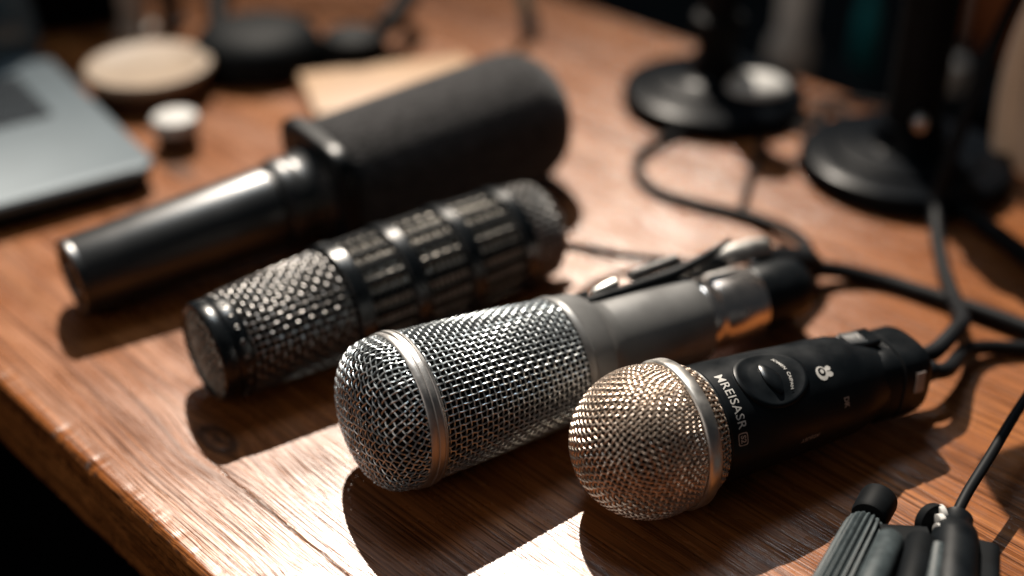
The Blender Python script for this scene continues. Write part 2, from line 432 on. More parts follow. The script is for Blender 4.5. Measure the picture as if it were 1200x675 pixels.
def silver_mic():
    t = mic_frame('condenser_microphone', 'silver wire mesh microphone with a banded rounded head and plain grey body', -0.046, 0.4008, 32.2, 0.0322, 3.3)
    # cap: shallow dome with a rounded shoulder
    prof = []
    for k in range(25):
        a = PI / 2 * k / 24
        prof.append((-0.0184 * abs(math.cos(a)) ** 0.66, 0.0305 * abs(math.sin(a)) ** 0.86))
    weave_dome(prof, 0.0026, 0.00035, 0.00036, rot=0.5, jit=0.0011, seed=2).build('front_grille', M['steel_wire'], t)
    side = [(0.004, 0.0302), (0.03, 0.0292), (0.06, 0.0276), (0.078, 0.0262)]
    weave_side(side, 0.0055, 0.0765, 0.00242, 0.00035, 0.00034, jit=0.0003, seed=4).build('side_grille', M['steel_wire'], t)
    c = MB(); c.lathe([(p[0] * 0.9 + 0.0006, p[1] * 0.93) for p in prof] + [(s, r - 0.0013) for s, r in side], 64); c.build('inner_foam', M['core'], t)
    r = MB(); r.lathe([(-0.0008, 0.0300), (-0.0008, 0.0312), (-0.0003, 0.0317), (0.0014, 0.0319), (0.0018, 0.0314), (0.0022, 0.0314), (0.0026, 0.0320), (0.0042, 0.0321), (0.0046, 0.0314), (0.0050, 0.0314), (0.0054, 0.0318), (0.0064, 0.0316), (0.0068, 0.0311), (0.0068, 0.0295)], 128, capa=False, capb=False)
    r.build('head_band', M['nickel'], t)
    b = MB(); b.lathe([(0.0755, 0.0255), (0.0755, 0.0270), (0.0762, 0.0276), (0.0785, 0.0277), (0.0792, 0.0271), (0.080, 0.0269), (0.089, 0.0262), (0.0905, 0.0256), (0.0935, 0.0222), (0.096, 0.0211), (0.100, 0.0208)], 128)
    b.build('collar', M['grey_paint'], t)
    b = MB(); b.lathe([(0.0995, 0.0206), (0.102, 0.0207), (0.1455, 0.0204), (0.1480, 0.0200), (0.1488, 0.0190), (0.1488, 0.010)], 128)
    b.build('body', M['grey_paint'], t)
    # small slotted switch seat on top of the body
    for (s, a, l, w, mm, nm) in ((0.138, 63, 0.006, 0.004, 'black_matte', 'screw'), (0.124, 60, 0.005, 0.002, 'nickel', 'marking')):
        q = MB(); ra = R_(a); rr = 0.0204
        q.box((s, rr * math.cos(ra), rr * math.sin(ra)), (l, w, 0.0008), 0.0003, rot=Matrix.Rotation(ra - PI / 2, 3, 'X'))
        q.build(nm, M[mm], t)
    x = MB(); x.lathe([(0.1486, 0.0150), (0.1500, 0.0166), (0.152, 0.0172), (0.156, 0.0172), (0.157, 0.0166), (0.1585, 0.0166), (0.1595, 0.0171), (0.180, 0.0170), (0.1825, 0.0164), (0.1835, 0.0150)], 96)
    con = x.build('connector_shell', M['chrome'], t)
    q = MB(); ra = R_(75); q.box((0.168, 0.0171 * math.cos(ra), 0.0171 * math.sin(ra)), (0.017, 0.0045, 0.0016), 0.0007, rot=Matrix.Rotation(ra - PI / 2, 3, 'X'))
    q.build('latch', M['nickel'], con)
    x = MB(); x.lathe([(0.1834, 0.0150), (0.185, 0.0157), (0.205, 0.0150), (0.212, 0.0138), (0.2155, 0.0105), (0.2165, 0.006)], 72)
    x.build('plug_boot', M['black_satin'], t)
    return t
silver_mic()

# ---- black handheld with ball grille
def ball_mic():
    t = mic_frame('handheld_microphone', 'black handheld microphone with warm silver ball grille, lens shaped switch and white lettering', 0.0515, 0.3854, 27.3, 0.0296, 2.8)
    R = 0.0290
    prof = ball_arc(0.0, R, 0, R_(112), 48)
    weave_dome(prof, 0.00222, 0.00051, 0.00042, rot=0.15, jit=0.0009, seed=12).build('ball_grille', M['brass_wire'], t)
    side = [(0.0145, 0.0274), (0.017, 0.0266), (0.0220, 0.0240)]
    weave_side(side, 0.0147, 0.0213, 0.0021, 0.00050, 0.00044, jit=0.0006, seed=8).build('rear_grille', M['brass_wire'], t)
    c = MB(); c.lathe(ball_arc(0.0, R - 0.0022, 0.02, R_(115), 30) + [(0.024, 0.0215)], 64); c.build('inner_foam', M['core'], t)
    r = MB(); r.lathe([(0.0090, 0.0270), (0.0090, 0.0292), (0.0095, 0.02975), (0.0103, 0.0300), (0.0140, 0.0298), (0.0147, 0.0293), (0.0148, 0.0265)], 128, capa=False, capb=False)
    r.build('grille_ring', M['satin_ring'], t)
    body = [(0.0208, 0.0205), (0.0208, 0.0236), (0.0214, 0.0242), (0.0228, 0.0244), (0.0234, 0.0239), (0.0240, 0.0239), (0.030, 0.0241), (0.040, 0.0237), (0.055, 0.0230), (0.070, 0.0221), (0.085, 0.0215), (0.092, 0.0210), (0.098, 0.0196), (0.104, 0.0178), (0.107, 0.0170)]
    b = MB(); b.lathe(body, 160); bo = b.build('body', M['black_satin'], t)
    def on(s, a, o=0.0):
        r = interp(body, s) + o; return Vector((s, r * math.cos(a), r * math.sin(a)))
    # angles: pi/2 is straight up; the camera sees the side where a > pi/2? (local -y) -> use negative y
    CAM = R_(-90)
    def wrap(vs, fs, s_c, a_c, flip, o, name, m, ang=0.0):
        out = []
        for p in vs:
            x, y = p.x, p.y
            x, y = x * math.cos(ang) - y * math.sin(ang), x * math.sin(ang) + y * math.cos(ang)
            s = s_c + y                       # letter height runs to the tail
            a = a_c + x / 0.0241
            out.append(on(s, a, o))
        mb = MB(); mb.add(out, fs); return mb.build(name, m, bo)
    # lettering round the neck, tops towards the tail, read from the top of the barrel downwards
    v, f = text_mesh('MREISASR', 0.0053, bold=0.00003)
    # text advances (+x) towards decreasing angle as seen from outside with tail up
    wrap(v, f, 0.0282, R_(122), 0, 0.00012, 'lettering', M['print_white'])
    lg, lf = text_mesh('S2', 0.0032, bold=0.0001)
    wrap(lg, lf, 0.0280, R_(160), 0, 0.00012, 'neck_emblem', M['print_tan'])
    fr = []; ff = []
    for k, (w, h) in enumerate(((0.0026, 0.0022), (0.0022, 0.0018))):
        for q in range(24):
            a = 2 * PI * q / 24; fr.append(Vector((w * math.copysign(abs(math.cos(a)) ** .4, math.cos(a)), h * math.copysign(abs(math.sin(a)) ** .4, math.sin(a)), 0)))
    for q in range(24): ff.append((q, (q + 1) % 24, 24 + (q + 1) % 24, 24 + q))
    wrap(fr, ff, 0.0280, R_(160), 0, 0.00012, 'emblem_frame', M['print_tan'])
    # lens shaped switch: raised oval rim, recessed bowl, lens
    SA = R_(110); SC = 0.0500
    def patch(rings, n=56):
        vs = []
        for (k, o) in rings:
            for q in range(n):
                a = 2 * PI * q / n
                vs.append(on(SC + 0.0165 * k * math.cos(a), SA + 0.0135 * k * math.sin(a) / 0.0236, o))
        fs = [(i * n + q, i * n + (q + 1) % n, (i + 1) * n + (q + 1) % n, (i + 1) * n + q) for i in range(len(rings) - 1) for q in range(n)]
        fs.append(tuple((len(rings) - 1) * n + q for q in range(n))); return vs, fs
    vs, fs = patch([(1.02, -0.0006), (0.99, 0.0006), (0.93, 0.0010), (0.86, 0.0008), (0.80, 0.0002), (0.6, 0.0001), (0.3, 0.0001)])
    mb = MB(); mb.add(vs, fs); sw = mb.build('switch_bezel', M['black_satin'], bo)
    def lens(cs, ca, a_l, b_w, hh, tilt, name, m):
        n = 30; vs = []; rings = [(1, -0.0004), (0.92, hh * 0.5), (0.7, hh * 0.9), (0.35, hh)]
        for (k, o) in rings:
            for q in range(n):
                a = 2 * PI * q / n; x = a_l * k * math.cos(a); y = b_w * k * math.sin(a) * (1 - 0.35 * abs(math.cos(a)))
                xx = x * math.cos(tilt) - y * math.sin(tilt); yy = x * math.sin(tilt) + y * math.cos(tilt)
                vs.append(on(cs + yy, ca + xx / 0.0236, o))
        fs = [(i * n + q, i * n + (q + 1) % n, (i + 1) * n + (q + 1) % n, (i + 1) * n + q) for i in range(3) for q in range(n)]
        fs.append(tuple(3 * n + q for q in range(n)))
        mb = MB(); mb.add(vs, fs); return mb.build(name, m, bo)
    lens(SC - 0.0008, SA + R_(2), 0.0078, 0.0042, 0.0013, R_(8), 'switch', M['black_gloss'])
    v, f = text_mesh('IOMEN  CAIPAH', 0.0021, bold=0.00005); v = [Vector((p.x, p.y + 0.0022 * math.cos(p.x * 190), 0)) for p in v]
    wrap(v, f, SC + 0.0052, SA + R_(0), 0, 0.00045, 'switch_lettering', M['print_white'])
    # emblem: a crescent disc with two small lobes
    vs = []; fs = []
    def disc(cx, cy, rx, ry, n=24, hole=None):
        o = len(vs)
        if hole is None:
            for q in range(n): a = 2 * PI * q / n; vs.append(Vector((cx + rx * math.cos(a), cy + ry * math.sin(a), 0)))
            fs.append(tuple(o + q for q in range(n)))
        else:
            hx, hy, hr = hole
            for q in range(n): a = 2 * PI * q / n; vs.append(Vector((cx + rx * math.cos(a), cy + ry * math.sin(a), 0)))
            for q in range(n): a = 2 * PI * q / n; vs.append(Vector((cx + hx + hr * rx * math.cos(a), cy + hy + hr * ry * math.sin(a), 0)))
            for q in range(n): fs.append((o + q, o + (q + 1) % n, o + n + (q + 1) % n, o + n + q))
    disc(0, 0, 0.0034, 0.0027, hole=(0.0006, 0.0002, 0.62)); disc(-0.0012, 0.0034, 0.0013, 0.0015); disc(0.0016, 0.0036, 0.0012, 0.0013)
    disc(0.0008, 0.0004, 0.0010, 0.0008)
    wrap([Vector((-p.x, p.y, 0)) for p in vs], fs, 0.0725, R_(121), 0, 0.00015, 'round_emblem', M['print_white'])
    v, f = text_mesh('DK', 0.0034, bold=0.0001); wrap(v, f, 0.0800, R_(157), 0, 0.00015, 'side_mark', M['print_tan'])
    v, f = text_mesh('ADJUST', 0.0026, bold=0.00003); wrap(v, f, 0.062, R_(184), 0, 0.00015, 'lower_lettering', M['print_tan'], ang=R_(-90))
    # squared plug block at the tail
    q = MB(); q.lathe([(0.1045, 0.0142), (0.1050, 0.0162), (0.1060, 0.0167), (0.113, 0.0168), (0.1135, 0.0163), (0.1145, 0.0163), (0.115, 0.0170), (0.127, 0.0169), (0.1295, 0.0160), (0.1305, 0.0138), (0.1307, 0.006)], 128, sup=3.0, zoff=-0.001)
    pl = q.build('plug_block', M['black_satin'], t)
    q = MB(); [q.box((0.0965 + 0.0016 * k, 0.003, 0.0190 - 0.0002 * k), (0.0011, 0.009, 0.0030), 0.0004) for k in range(9)]; q.box((0.103, 0.003, 0.0178), (0.017, 0.011, 0.0030), 0.0012); q.build('latch_button', M['black_gloss'], t)
    # little label plate on the plug's side
    q = MB(); q.box((0.1225, -0.0166, 0.0040), (0.0048, 0.0014, 0.0095), 0.0004, rot=Matrix.Rotation(R_(-6), 3, 'X')); lp = q.build('label_plate', M['print_tan'], pl)
    for (yy, rr) in ((0.0055, 0.0044), (-0.006, 0.0040)):
        q = MB(); q.lathe([(0.1305, rr * 1.3), (0.133, rr * 1.25), (0.142, rr), (0.1425, rr * 0.7)], 32)
        o = q.build('cable_boot', M['rubber'], t); o.location = (0, yy, -0.002)
    return t
ball_mic()

# ---- dark one with mesh windows
def window_mic():
    t = mic_frame('studio_microphone', 'black and gunmetal mesh microphone with raised rings and rows of small windows', -0.1325, 0.4526, 36.6, 0.0240, -0.3)
    P2 = [(0.0, 0.0220), (0.006, 0.0224), (0.014, 0.0228), (0.062, 0.0254), (0.066, 0.0258), (0.10, 0.0262), (0.13, 0.0259), (0.155, 0.0250), (0.170, 0.0246), (0.180, 0.0236)]
    r = MB(); r.lathe([(0.0022, 0.0192), (0.0002, 0.0200), (-0.0006, 0.0208), (-0.0002, 0.0220), (0.0010, 0.0226), (0.0055, 0.0228), (0.0064, 0.0224), (0.0068, 0.0218)], 128, capa=False, capb=False)
    r.build('front_rim', M['black_gloss'], t)
    f = MB(); f.lathe([(0.0030, 0.0205), (0.0024, 0.018), (0.0018, 0.010), (0.0016, 0.001)][::-1], 64); f.build('front_backing', M['core'], t)
    weave_dome([(0.0002, 0.0), (0.0004, 0.008), (0.0010, 0.016), (0.0018, 0.0202)], 0.0033, 0.00060, 0.0005, rot=0.75, jit=0.0010, seed=20).build('front_grille', M['window_wire'], t)
    c = MB(); c.lathe([(0.004, 0.018)] + [(s, r - 0.0022) for s, r in P2[1:]] + [(0.184, 0.016), (0.186, 0.004)], 96); c.build('inner_foam', M['core'], t)
    # punched neck band
    b = MB(); b.lathe([(0.0066, 0.0208), (0.0068, 0.0222), (0.0080, 0.0226), (0.0130, 0.0228), (0.0138, 0.0224), (0.0140, 0.0210)], 128, capa=False, capb=False)
    nb = b.build('neck_band', M['black_gloss'], t)
    for k in range(22):
        a = 2 * PI * k / 22; q = MB()
        q.lathe([(0.0, 0.0012), (0.0004, 0.0012), (0.0006, 0.0009), (0.0004, 0.0005)], 12)
        o = q.build('rivet', M['gun_wire'], nb); o.matrix_local = Matrix.Translation((0.0104, 0.0226 * math.cos(a), 0.0226 * math.sin(a))) @ Vector((0, math.cos(a), math.sin(a))).to_track_quat('X', 'Z').to_matrix().to_4x4()
    weave_side(P2, 0.0142, 0.0635, 0.0031, 0.00062, 0.00056, jit=0.0004, seed=31, n=46).build('taper_grille', M['gun_wire'], t)
    weave_side([(s, r - 0.0002) for s, r in P2], 0.0665, 0.1600, 0.0030, 0.00056, 0.00046, sides=5, over=3, jit=0.0003, seed=35).build('window_grille', M['window_wire'], t)
    # rings
    ringS = [0.0665, 0.0955, 0.1265, 0.1585]
    for s in ringS:
        rr = interp(P2, s); q = MB()
        q.lathe([(s - 0.0046, rr - 0.0012), (s - 0.0044, rr + 0.0014), (s - 0.0034, rr + 0.0026), (s + 0.0028, rr + 0.0027), (s + 0.0041, rr + 0.0015), (s + 0.0044, rr - 0.0012)], 128, capa=False, capb=False)
        q.build('ring', M['black_gloss'], t)
    # cage panels with rounded windows between the rings: bars made as one barrel per bay
    nb_ = 22
    for (sa, sb) in zip(ringS, ringS[1:]):
        q = MB(); s0, s1 = sa + 0.0028, sb - 0.0028
        for k in range(nb_):
            a0 = 2 * PI * (k + 0.35) / nb_
            hw = 0.058                                       # half width of a bar in radians
            n = 14; vs = []
            for i in range(n + 1):
                s = s0 + (s1 - s0) * i / n
                dd = min(s - s0, s1 - s)
                fl_ = 0.045 * max(0, 1 - dd / 0.0032) ** 2     # bars flare into the rings: rounded window corners
                r = interp(P2, s)
                for (da, dr) in ((-hw - fl_, -0.0012), (-hw - fl_, 0.0010), (-hw * 0.6 - fl_, 0.0015), (hw * 0.6 + fl_, 0.0015), (hw + fl_, 0.0010), (hw + fl_, -0.0012)):
                    vs.append((s, (r + dr) * math.cos(a0 + da), (r + dr) * math.sin(a0 + da)))
            fs = [(i * 6 + j, i * 6 + (j + 1) % 6, (i + 1) * 6 + (j + 1) % 6, (i + 1) * 6 + j) for i in range(n) for j in range(6)]
            q.add(vs, fs)
        q.build('window_cage', M['black_matte'], t, sharp=30)
    weave_side(P2, 0.1615, 0.1790, 0.0030, 0.00055, 0.00046, jit=0.0006, seed=41).build('rear_grille', M['gun_wire'], t)
    weave_dome([(-x, r) for x, r in [(-0.1875, 0.0), (-0.187, 0.008), (-0.1855, 0.016), (-0.183, 0.0205), (-0.179, 0.0238)]], 0.0030, 0.00050, -0.0004, jit=0.0005, seed=43).build('end_grille', M['gun_wire'], t)
    q = MB(); q.lathe([(0.186, 0.006), (0.189, 0.0055), (0.197, 0.0036), (0.198, 0.002)], 32); q.build('cable_boot', M['rubber'], t)
    return t
window_mic()

# ---- broadcast one with the foam
def foam_mic():
    t = mic_frame('broadcast_microphone', 'large black microphone with round tapered handle and thick black foam windscreen', -0.2102, 0.5202, 34.7, 0.0200, -3.6)
    h = MB(); h.lathe([(0.0016, 0.0150), (0.0, 0.0160), (-0.0004, 0.0172), (0.0002, 0.0194), (0.0016, 0.0198), (0.0035, 0.0192), (0.0045, 0.0192), (0.006, 0.0197), (0.100, 0.0216), (0.1035, 0.0216), (0.1045, 0.0200), (0.106, 0.0198)], 128, capa=False)
    ha = h.build('handle', M['black_paint'], t)
    e = MB(); e.lathe([(0.0016, 0.0155), (0.0010, 0.0150), (0.0012, 0.004)][::-1], 64); e.build('end_plate', M['black_matte'], ha)
    for k in range(3):
        a = R_(100 + 120 * k); q = MB(); q.lathe([(-0.0010, 0.0007), (-0.0004, 0.0013), (0.002, 0.0013)], 16); o = q.build('contact_pin', M['nickel'], ha); o.location = (0.0, 0.0075 * math.cos(a), 0.0075 * math.sin(a))
    n = MB(); n.lathe([(0.1055, 0.0190), (0.1075, 0.0222), (0.112, 0.0236), (0.1155, 0.0236), (0.1175, 0.0226), (0.121, 0.0225), (0.126, 0.0240), (0.1310, 0.0265)], 96); n.build('neck', M['black_paint'], t)
    zo = 0.0
    p = MB(); p.lathe([(0.1300, 0.0290), (0.1303, 0.0338), (0.1310, 0.0345), (0.1325, 0.0349), (0.1375, 0.0350), (0.1390, 0.0346), (0.1400, 0.0325)], 128, sup=5.0, zoff=-0.0015)
    p.build('rear_housing', M['black_satin'], t)
    f = MB(); pr = [(0.1385, 0.0290), (0.1392, 0.0338), (0.141, 0.0346)]
    pr += [(0.141 + 0.115 * k / 30, 0.0348 + 0.0026 * k / 30) for k in range(1, 31)]
    for k in range(1, 13):
        a = PI / 2 * k / 12; pr.append((0.256 + 0.027 * math.sin(a) ** 1.0, 0.0120 + 0.0254 * math.cos(a) ** 0.9))
    pr.append((0.2834, 0.006)); pr.append((0.2837, 0.001))
    f.lathe(pr, 160, sup=2.15, zoff=0.0004)
    fo = f.build('foam_windscreen', M['foam'], t, sharp=80)
    return t
foam_mic()

# ------------------------------------------------------------------ clip lying along the grey body
def clip_arm():
    a = at(664, 362, 0.044); b = at(790, 318, 0.046); c = at(856, 282, 0.047); o = Vector((a.x, a.y, 0))
    t = thing('clip_arm', 'slim black clip arm with silver joints lying along the top of the grey microphone body', 'clip', o)
    P = [at(664, 361, 0.046) - o, at(700, 351, 0.046) - o, at(760, 331, 0.046) - o, at(800, 316, 0.047) - o, at(835, 296, 0.049) - o, at(856, 280, 0.052) - o]
    m = MB(); pts = spline(P, 8); m.tube(pts, [0.0026] * (len(pts) - 12) + [0.0026 - 0.00015 * k for k in range(12)], 10); m.build('arm_rod', M['black_satin'], t)
    def barrel(p, q, prof, name, mm):
        p = p - o; q = q - o; d = (q - p); L = d.length
        mb = MB(); mb.lathe([(s * L, r) for s, r in prof], 32); ob = mb.build(name, M[mm], t); ob.location = p; ob.rotation_euler = d.to_track_quat('X', 'Z').to_euler(); return ob
    barrel(at(652, 356, 0.045), at(690, 346, 0.046), [(0, 0.001), (0.03, 0.0022), (0.3, 0.0024), (0.34, 0.0017), (0.55, 0.0017), (0.6, 0.0024), (0.97, 0.0022), (1, 0.001)], 'hinge', 'black_matte')
    barrel(at(694, 344, 0.047), at(724, 331, 0.048), [(0, 0.001), (0.1, 0.0019), (0.6, 0.0026), (0.9, 0.0026), (1, 0.0014)], 'silver_joint', 'satin_ring')
    barrel(at(736, 325, 0.046), at(796, 303, 0.046), [(0, 0.001)] + [(0.05 + 0.9 * k / 24, 0.0024 + 0.0005 * (k % 2)) for k in range(25)] + [(1, 0.001)], 'threaded_sleeve', 'gun_wire')
    barrel(at(790, 322, 0.040), at(852, 303, 0.037), [(0, 0.002), (0.05, 0.0040), (0.9, 0.0046), (1, 0.003)], 'black_sleeve', 'black_gloss')
    barrel(at(832, 304, 0.040), at(900, 290, 0.036), [(0, 0.001), (0.04, 0.0030), (0.35, 0.0050), (0.7, 0.0058), (0.95, 0.0052), (1, 0.002)], 'silver_knuckle', 'satin_ring')
    barrel(at(880, 312, 0.034), at(886, 305, 0.036), [(0, 0.001), (0.2, 0.0020), (0.8, 0.0020), (1, 0.001)], 'pin', 'chrome')
    barrel(at(888, 310, 0.028), at(958, 308, 0.010), [(0, 0.002), (0.04, 0.0085), (0.6, 0.0080), (0.85, 0.0070), (1, 0.0035)], 'rubber_cuff', 'rubber')
    return t
clip_arm()

# ------------------------------------------------------------------ cables
def cable(label, pts, r, name='cable', m='rubber', sub=14):
    P = spline(pts, sub); o = Vector((P[0].x, P[0].y, 0)); mb = MB(); mb.tube([p - o for p in P], r, 12)
    return tag(mb.build(name, M[m], loc=o), label, 'cable', 'black cables on the desk')
def A(*l): return [at(x, y, z) for x, y, z in l]
cable('thin black cable looping back from the grey microphone plug to the left stand base', A((940, 312, .012), (946, 293, .012), (925, 272, .008), (880, 254, .004), (820, 240, .003), (770, 225, .003), (748, 203, .003), (752, 180, .003), (790, 160, .003), (850, 150, .004), (905, 145, .004), (955, 135, .004)), 0.0034)
cable('thin black cable running out of the far end of the windowed microphone', A((664, 289, .022), (690, 293, .014), (740, 301, .006), (790, 306, .0035), (850, 316, .003), (905, 330, .003)), 0.0024)
cable('thick black cable from the grey microphone plug across to the right edge', A((935, 318, .012), (975, 316, .007), (1030, 328, .0036), (1090, 346, .0036), (1150, 366, .0042), (1215, 390, .0042)), 0.0042)
cable('black cable dropping past the pole of the right stand into the handheld microphone', A((1225, -60, .16), (1180, 20, .11), (1142, 110, .07), (1112, 190, .035), (1097, 245, .010), (1102, 300, .005), (1118, 350, .008), (1128, 374, .016), (1118, 389, .0195)) + [Vector((0.1845, 0.4597, 0.0200)), Vector((0.1740, 0.4550, 0.0203))], 0.0038)
cable('black cable leaving the tail of the handheld microphone towards the right edge', [Vector((0.1780, 0.4440, 0.0203)), Vector((0.1880, 0.4490, 0.0185))] + A((1130, 411, .010), (1160, 407, .005), (1215, 409, .0036)), 0.0034)
cable('thick black cable running from under the right stand base to the right edge', A((1085, 225, .012), (1120, 240, .0055), (1160, 268, .0055), (1215, 310, .0055)), 0.0052)
cable('thin dark cable lying between the two stand bases', A((893, 172, .003), (885, 190, .003), (876, 215, .003), (870, 245, .003)), 0.0022)

cable('thin black cable coiling over the far desk edge between the two stands', A((915, 118, .003), (950, 112, .004), (985, 128, .004), (1000, 150, .003), (975, 158, .003), (958, 140, .006), (975, 118, .004), (1030, 122, .003), (1075, 130, .003)), 0.0022)
cable('thin black cable squeezed beside the left rim of the right stand base', A((905, 158, .003), (935, 150, .003), (950, 172, .003), (930, 190, .003), (905, 182, .003), (890, 165, .003)), 0.0020)

# ------------------------------------------------------------------ stands
def stand(label, cx, cy, R, poleR, H, k):
    t = thing('microphone_stand', label, 'microphone stand', (cx, cy, 0), group='black microphone stands at the back of the desk')
    b = MB(); b.turn([(R - 0.004, 0.0), (R, 0.002), (R, 0.008), (R - 0.002, 0.0125), (R - 0.006, 0.0142), (R * 0.72, 0.0155), (R * 0.70, 0.0175), (R * 0.66, 0.0182), (R * 0.45, 0.0196), (R * 0.36, 0.0210), (poleR * 1.35, 0.0235), (poleR * 1.2, 0.034)], n=96)
    b.build('base', M['stand_black'], t)
    p = MB(); p.turn([(poleR, 0.031), (poleR, H * 0.42), (poleR * 1.25, H * 0.425), (poleR * 1.25, H * 0.50), (poleR * 0.9, H * 0.51), (poleR * 0.9, H)], n=40)
    p.build('pole', M['black_matte'], t)
    if k == 1: return t
    q = MB(); q.lathe([(0, 0.003), (0.002, 0.004), (0.010, 0.004), (0.012, 0.002)], 24); o = q.build('clamp_knob', M['satin_ring'], t)
    o.location = (-poleR * 0.3, -poleR * 1.05 - 0.012, 0.042); o.rotation_euler = (0, 0, R_(75))
    return t
sA = stand('black round based microphone stand on the left of the two at the back', 0.130, 0.770, 0.059, 0.0125, 0.12, 1)
h = MB(); h.turn([(0.0118, 0.1205), (0.0125, 0.1215), (0.0125, 0.127), (0.009, 0.1285)], n=32); h.build('pole_cap', M['black_matte'], sA)
sB = stand('larger black round based microphone stand nearest the right edge', 0.229, 0.672, 0.061, 0.0155, 0.30, 2)
h = MB(); h.lathe([(-0.09, 0.012), (-0.085, 0.024), (-0.06, 0.027), (0.07, 0.027), (0.085, 0.022), (0.088, 0.010)], 48); hh = h.build('added_shade_head', M['black_matte'], sB)  # unseen head above the view, added to shade the right of the desk
hh.location = (-0.01, -0.01, 0.315); hh.rotation_euler = (0, R_(-20), R_(30))

# ------------------------------------------------------------------ left and back objects
def laptop():
    c = Vector((-0.1993, 0.651)); a1 = R_(-145.2); a2 = a1 - R_(90)     # a1: leftwards along the front edge, a2: depth
    t = thing('laptop', 'open silver laptop with dark keyboard at the left edge of the desk', 'laptop', (c.x, c.y, 0), (0, 0, a1))
    # local x to the left along the front, local -y into depth
    W, D = 0.31, 0.205
    b = MB()
    def rrect(x0, y0, x1, y1, r, z):
        out = []
        for (cx, cy, a0) in ((x1 - r, y1 - r, 0), (x0 + r, y1 - r, 90), (x0 + r, y0 + r, 180), (x1 - r, y0 + r, 270)):
            for k in range(9): a = R_(a0 + 90 * k / 8); out.append((cx + r * math.cos(a), cy + r * math.sin(a), z))
        return out
    def slab(mb, x0, y0, x1, y1, r, z0, z1, bev=0.0015):
        rings = [rrect(x0 + bev, y0 + bev, x1 - bev, y1 - bev, r, z0), rrect(x0, y0, x1, y1, r, z0 + bev), rrect(x0, y0, x1, y1, r, z1 - bev), rrect(x0 + bev, y0 + bev, x1 - bev, y1 - bev, r, z1)]
        n = len(rings[0]); vs = [p for R in rings for p in R]
        fs = [(i * n + k, i * n + (k + 1) % n, (i + 1) * n + (k + 1) % n, (i + 1) * n + k) for i in range(3) for k in range(n)]
        fs += [tuple(range(n)), tuple(3 * n + k for k in range(n))]
        mb.add(vs, fs)
    slab(b, 0, -D, W, 0, 0.014, 0.0095, 0.0165); b.build('base', M['aluminium'], t)
    b = MB(); slab(b, 0.003, -D + 0.003, W - 0.003, -0.003, 0.012, 0.0, 0.0093); b.build('underside', M['black_matte'], t)
    b = MB(); slab(b, 0.028, -D + 0.030, W - 0.028, -0.098, 0.004, 0.0163, 0.0167, 0.0001); b.build('keyboard_well', M['keys'], t)
    q = MB()
    for i in range(14):
        for j in range(5):
            q.box((0.037 + i * 0.0181, -D + 0.038 + j * 0.0145 , 0.0172), (0.0155, 0.0118, 0.0012), 0.0004, seg=1)
    q.build('keys', M['keys'], t)
    b = MB(); slab(b, 0.10, -0.085, 0.21, -0.012, 0.004, 0.0164, 0.0168, 0.0001); b.build('touchpad', M['aluminium'], t)
    b = MB(); slab(b, 0, 0, W, 0.205, 0.012, 0, 0.006); l = b.build('lid', M['aluminium'], t)
    l.location = (0, -D + 0.001, 0.0145); l.rotation_euler = (R_(-78 - 180 + 0), 0, 0)
    l.rotation_euler = (R_(108), 0, 0)
    b = MB(); slab(b, 0.008, 0.010, W - 0.008, 0.197, 0.006, -0.0004, 0.0004, 0.0001); sc = b.build('screen', M['screen'], l)
    return t
laptop()

def bowl():
    c = at(174, 92, 0.012); c.y += 0.004; t = thing('lidded_box', 'round dark wooden box with flat cream lid behind the laptop', 'box', (c.x, c.y, 0))
    b = MB(); b.turn([(0.030, 0), (0.035, 0.001), (0.038, 0.007), (0.0385, 0.0145), (0.037, 0.0155)]); b.build('bowl', M['dark_wood'], t)
    b = MB(); b.turn([(0.038, 0.0157), (0.0405, 0.0162), (0.041, 0.0195), (0.040, 0.0212), (0.035, 0.0218), (0.033, 0.0210), (0.01, 0.0210)]); b.build('lid', M['cream'], t)
bowl()
def capj():
    c = at(207, 152, 0.01); t = thing('small_jar', 'tiny dark jar with rounded white cap beside the laptop corner', 'jar', (c.x, c.y, 0))
    b = MB(); b.turn([(0.011, 0), (0.0125, 0.001), (0.0125, 0.010), (0.011, 0.0112)], n=40); b.build('jar_base', M['dark_wood'], t)
    b = MB(); b.turn([(0.0125, 0.0113), (0.0142, 0.0120), (0.0145, 0.016), (0.013, 0.0190), (0.009, 0.0205), (0.003, 0.021)], n=40); b.build('cap', M['white_plastic'], t)
capj()
def phones():
    c = at(303, 62, 0.01); t = thing('headphones', 'black headphones lying with a large padded ear cup forward', 'headphones', (c.x, c.y, 0))
    b = MB(); b.turn([(0.036, 0), (0.044, 0.003), (0.046, 0.012), (0.042, 0.022), (0.038, 0.026), (0.030, 0.030), (0.014, 0.032), (0.002, 0.032)]); b.build('ear_cup', M['black_matte'], t)
    b = MB(); b.turn([(0.020, 0), (0.024, 0.003), (0.025, 0.012), (0.020, 0.024), (0.010, 0.028), (0.002, 0.028)]); o = b.build('ear_cup', M['black_matte'], t); o.location = (0.066, 0.000, 0)
    b = MB(); b.tube(spline([(-0.03, 0.02, 0.02), (-0.035, 0.07, 0.03), (0.0, 0.125, 0.035), (0.06, 0.13, 0.035), (0.10, 0.08, 0.03), (0.085, 0.02, 0.02)], 10), 0.0075, 12); b.build('headband', M['black_matte'], t)
phones()
nb = MB(); nb.box((0, 0, 0.0055), (0.115, 0.070, 0.010), 0.0015)
pc = at(452, 106, 0.005)
tag(nb.build('notebook', M['tan_board'], loc=(pc.x + 0.006, pc.y + 0.0, 0), rot=(0, 0, R_(17))), 'pale tan notebook lying on the desk behind the foam microphone', 'notebook')
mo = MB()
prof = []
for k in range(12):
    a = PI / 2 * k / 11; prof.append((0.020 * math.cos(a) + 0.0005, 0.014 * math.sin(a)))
mo.turn([(0.019, 0.0)] + prof, n=48)
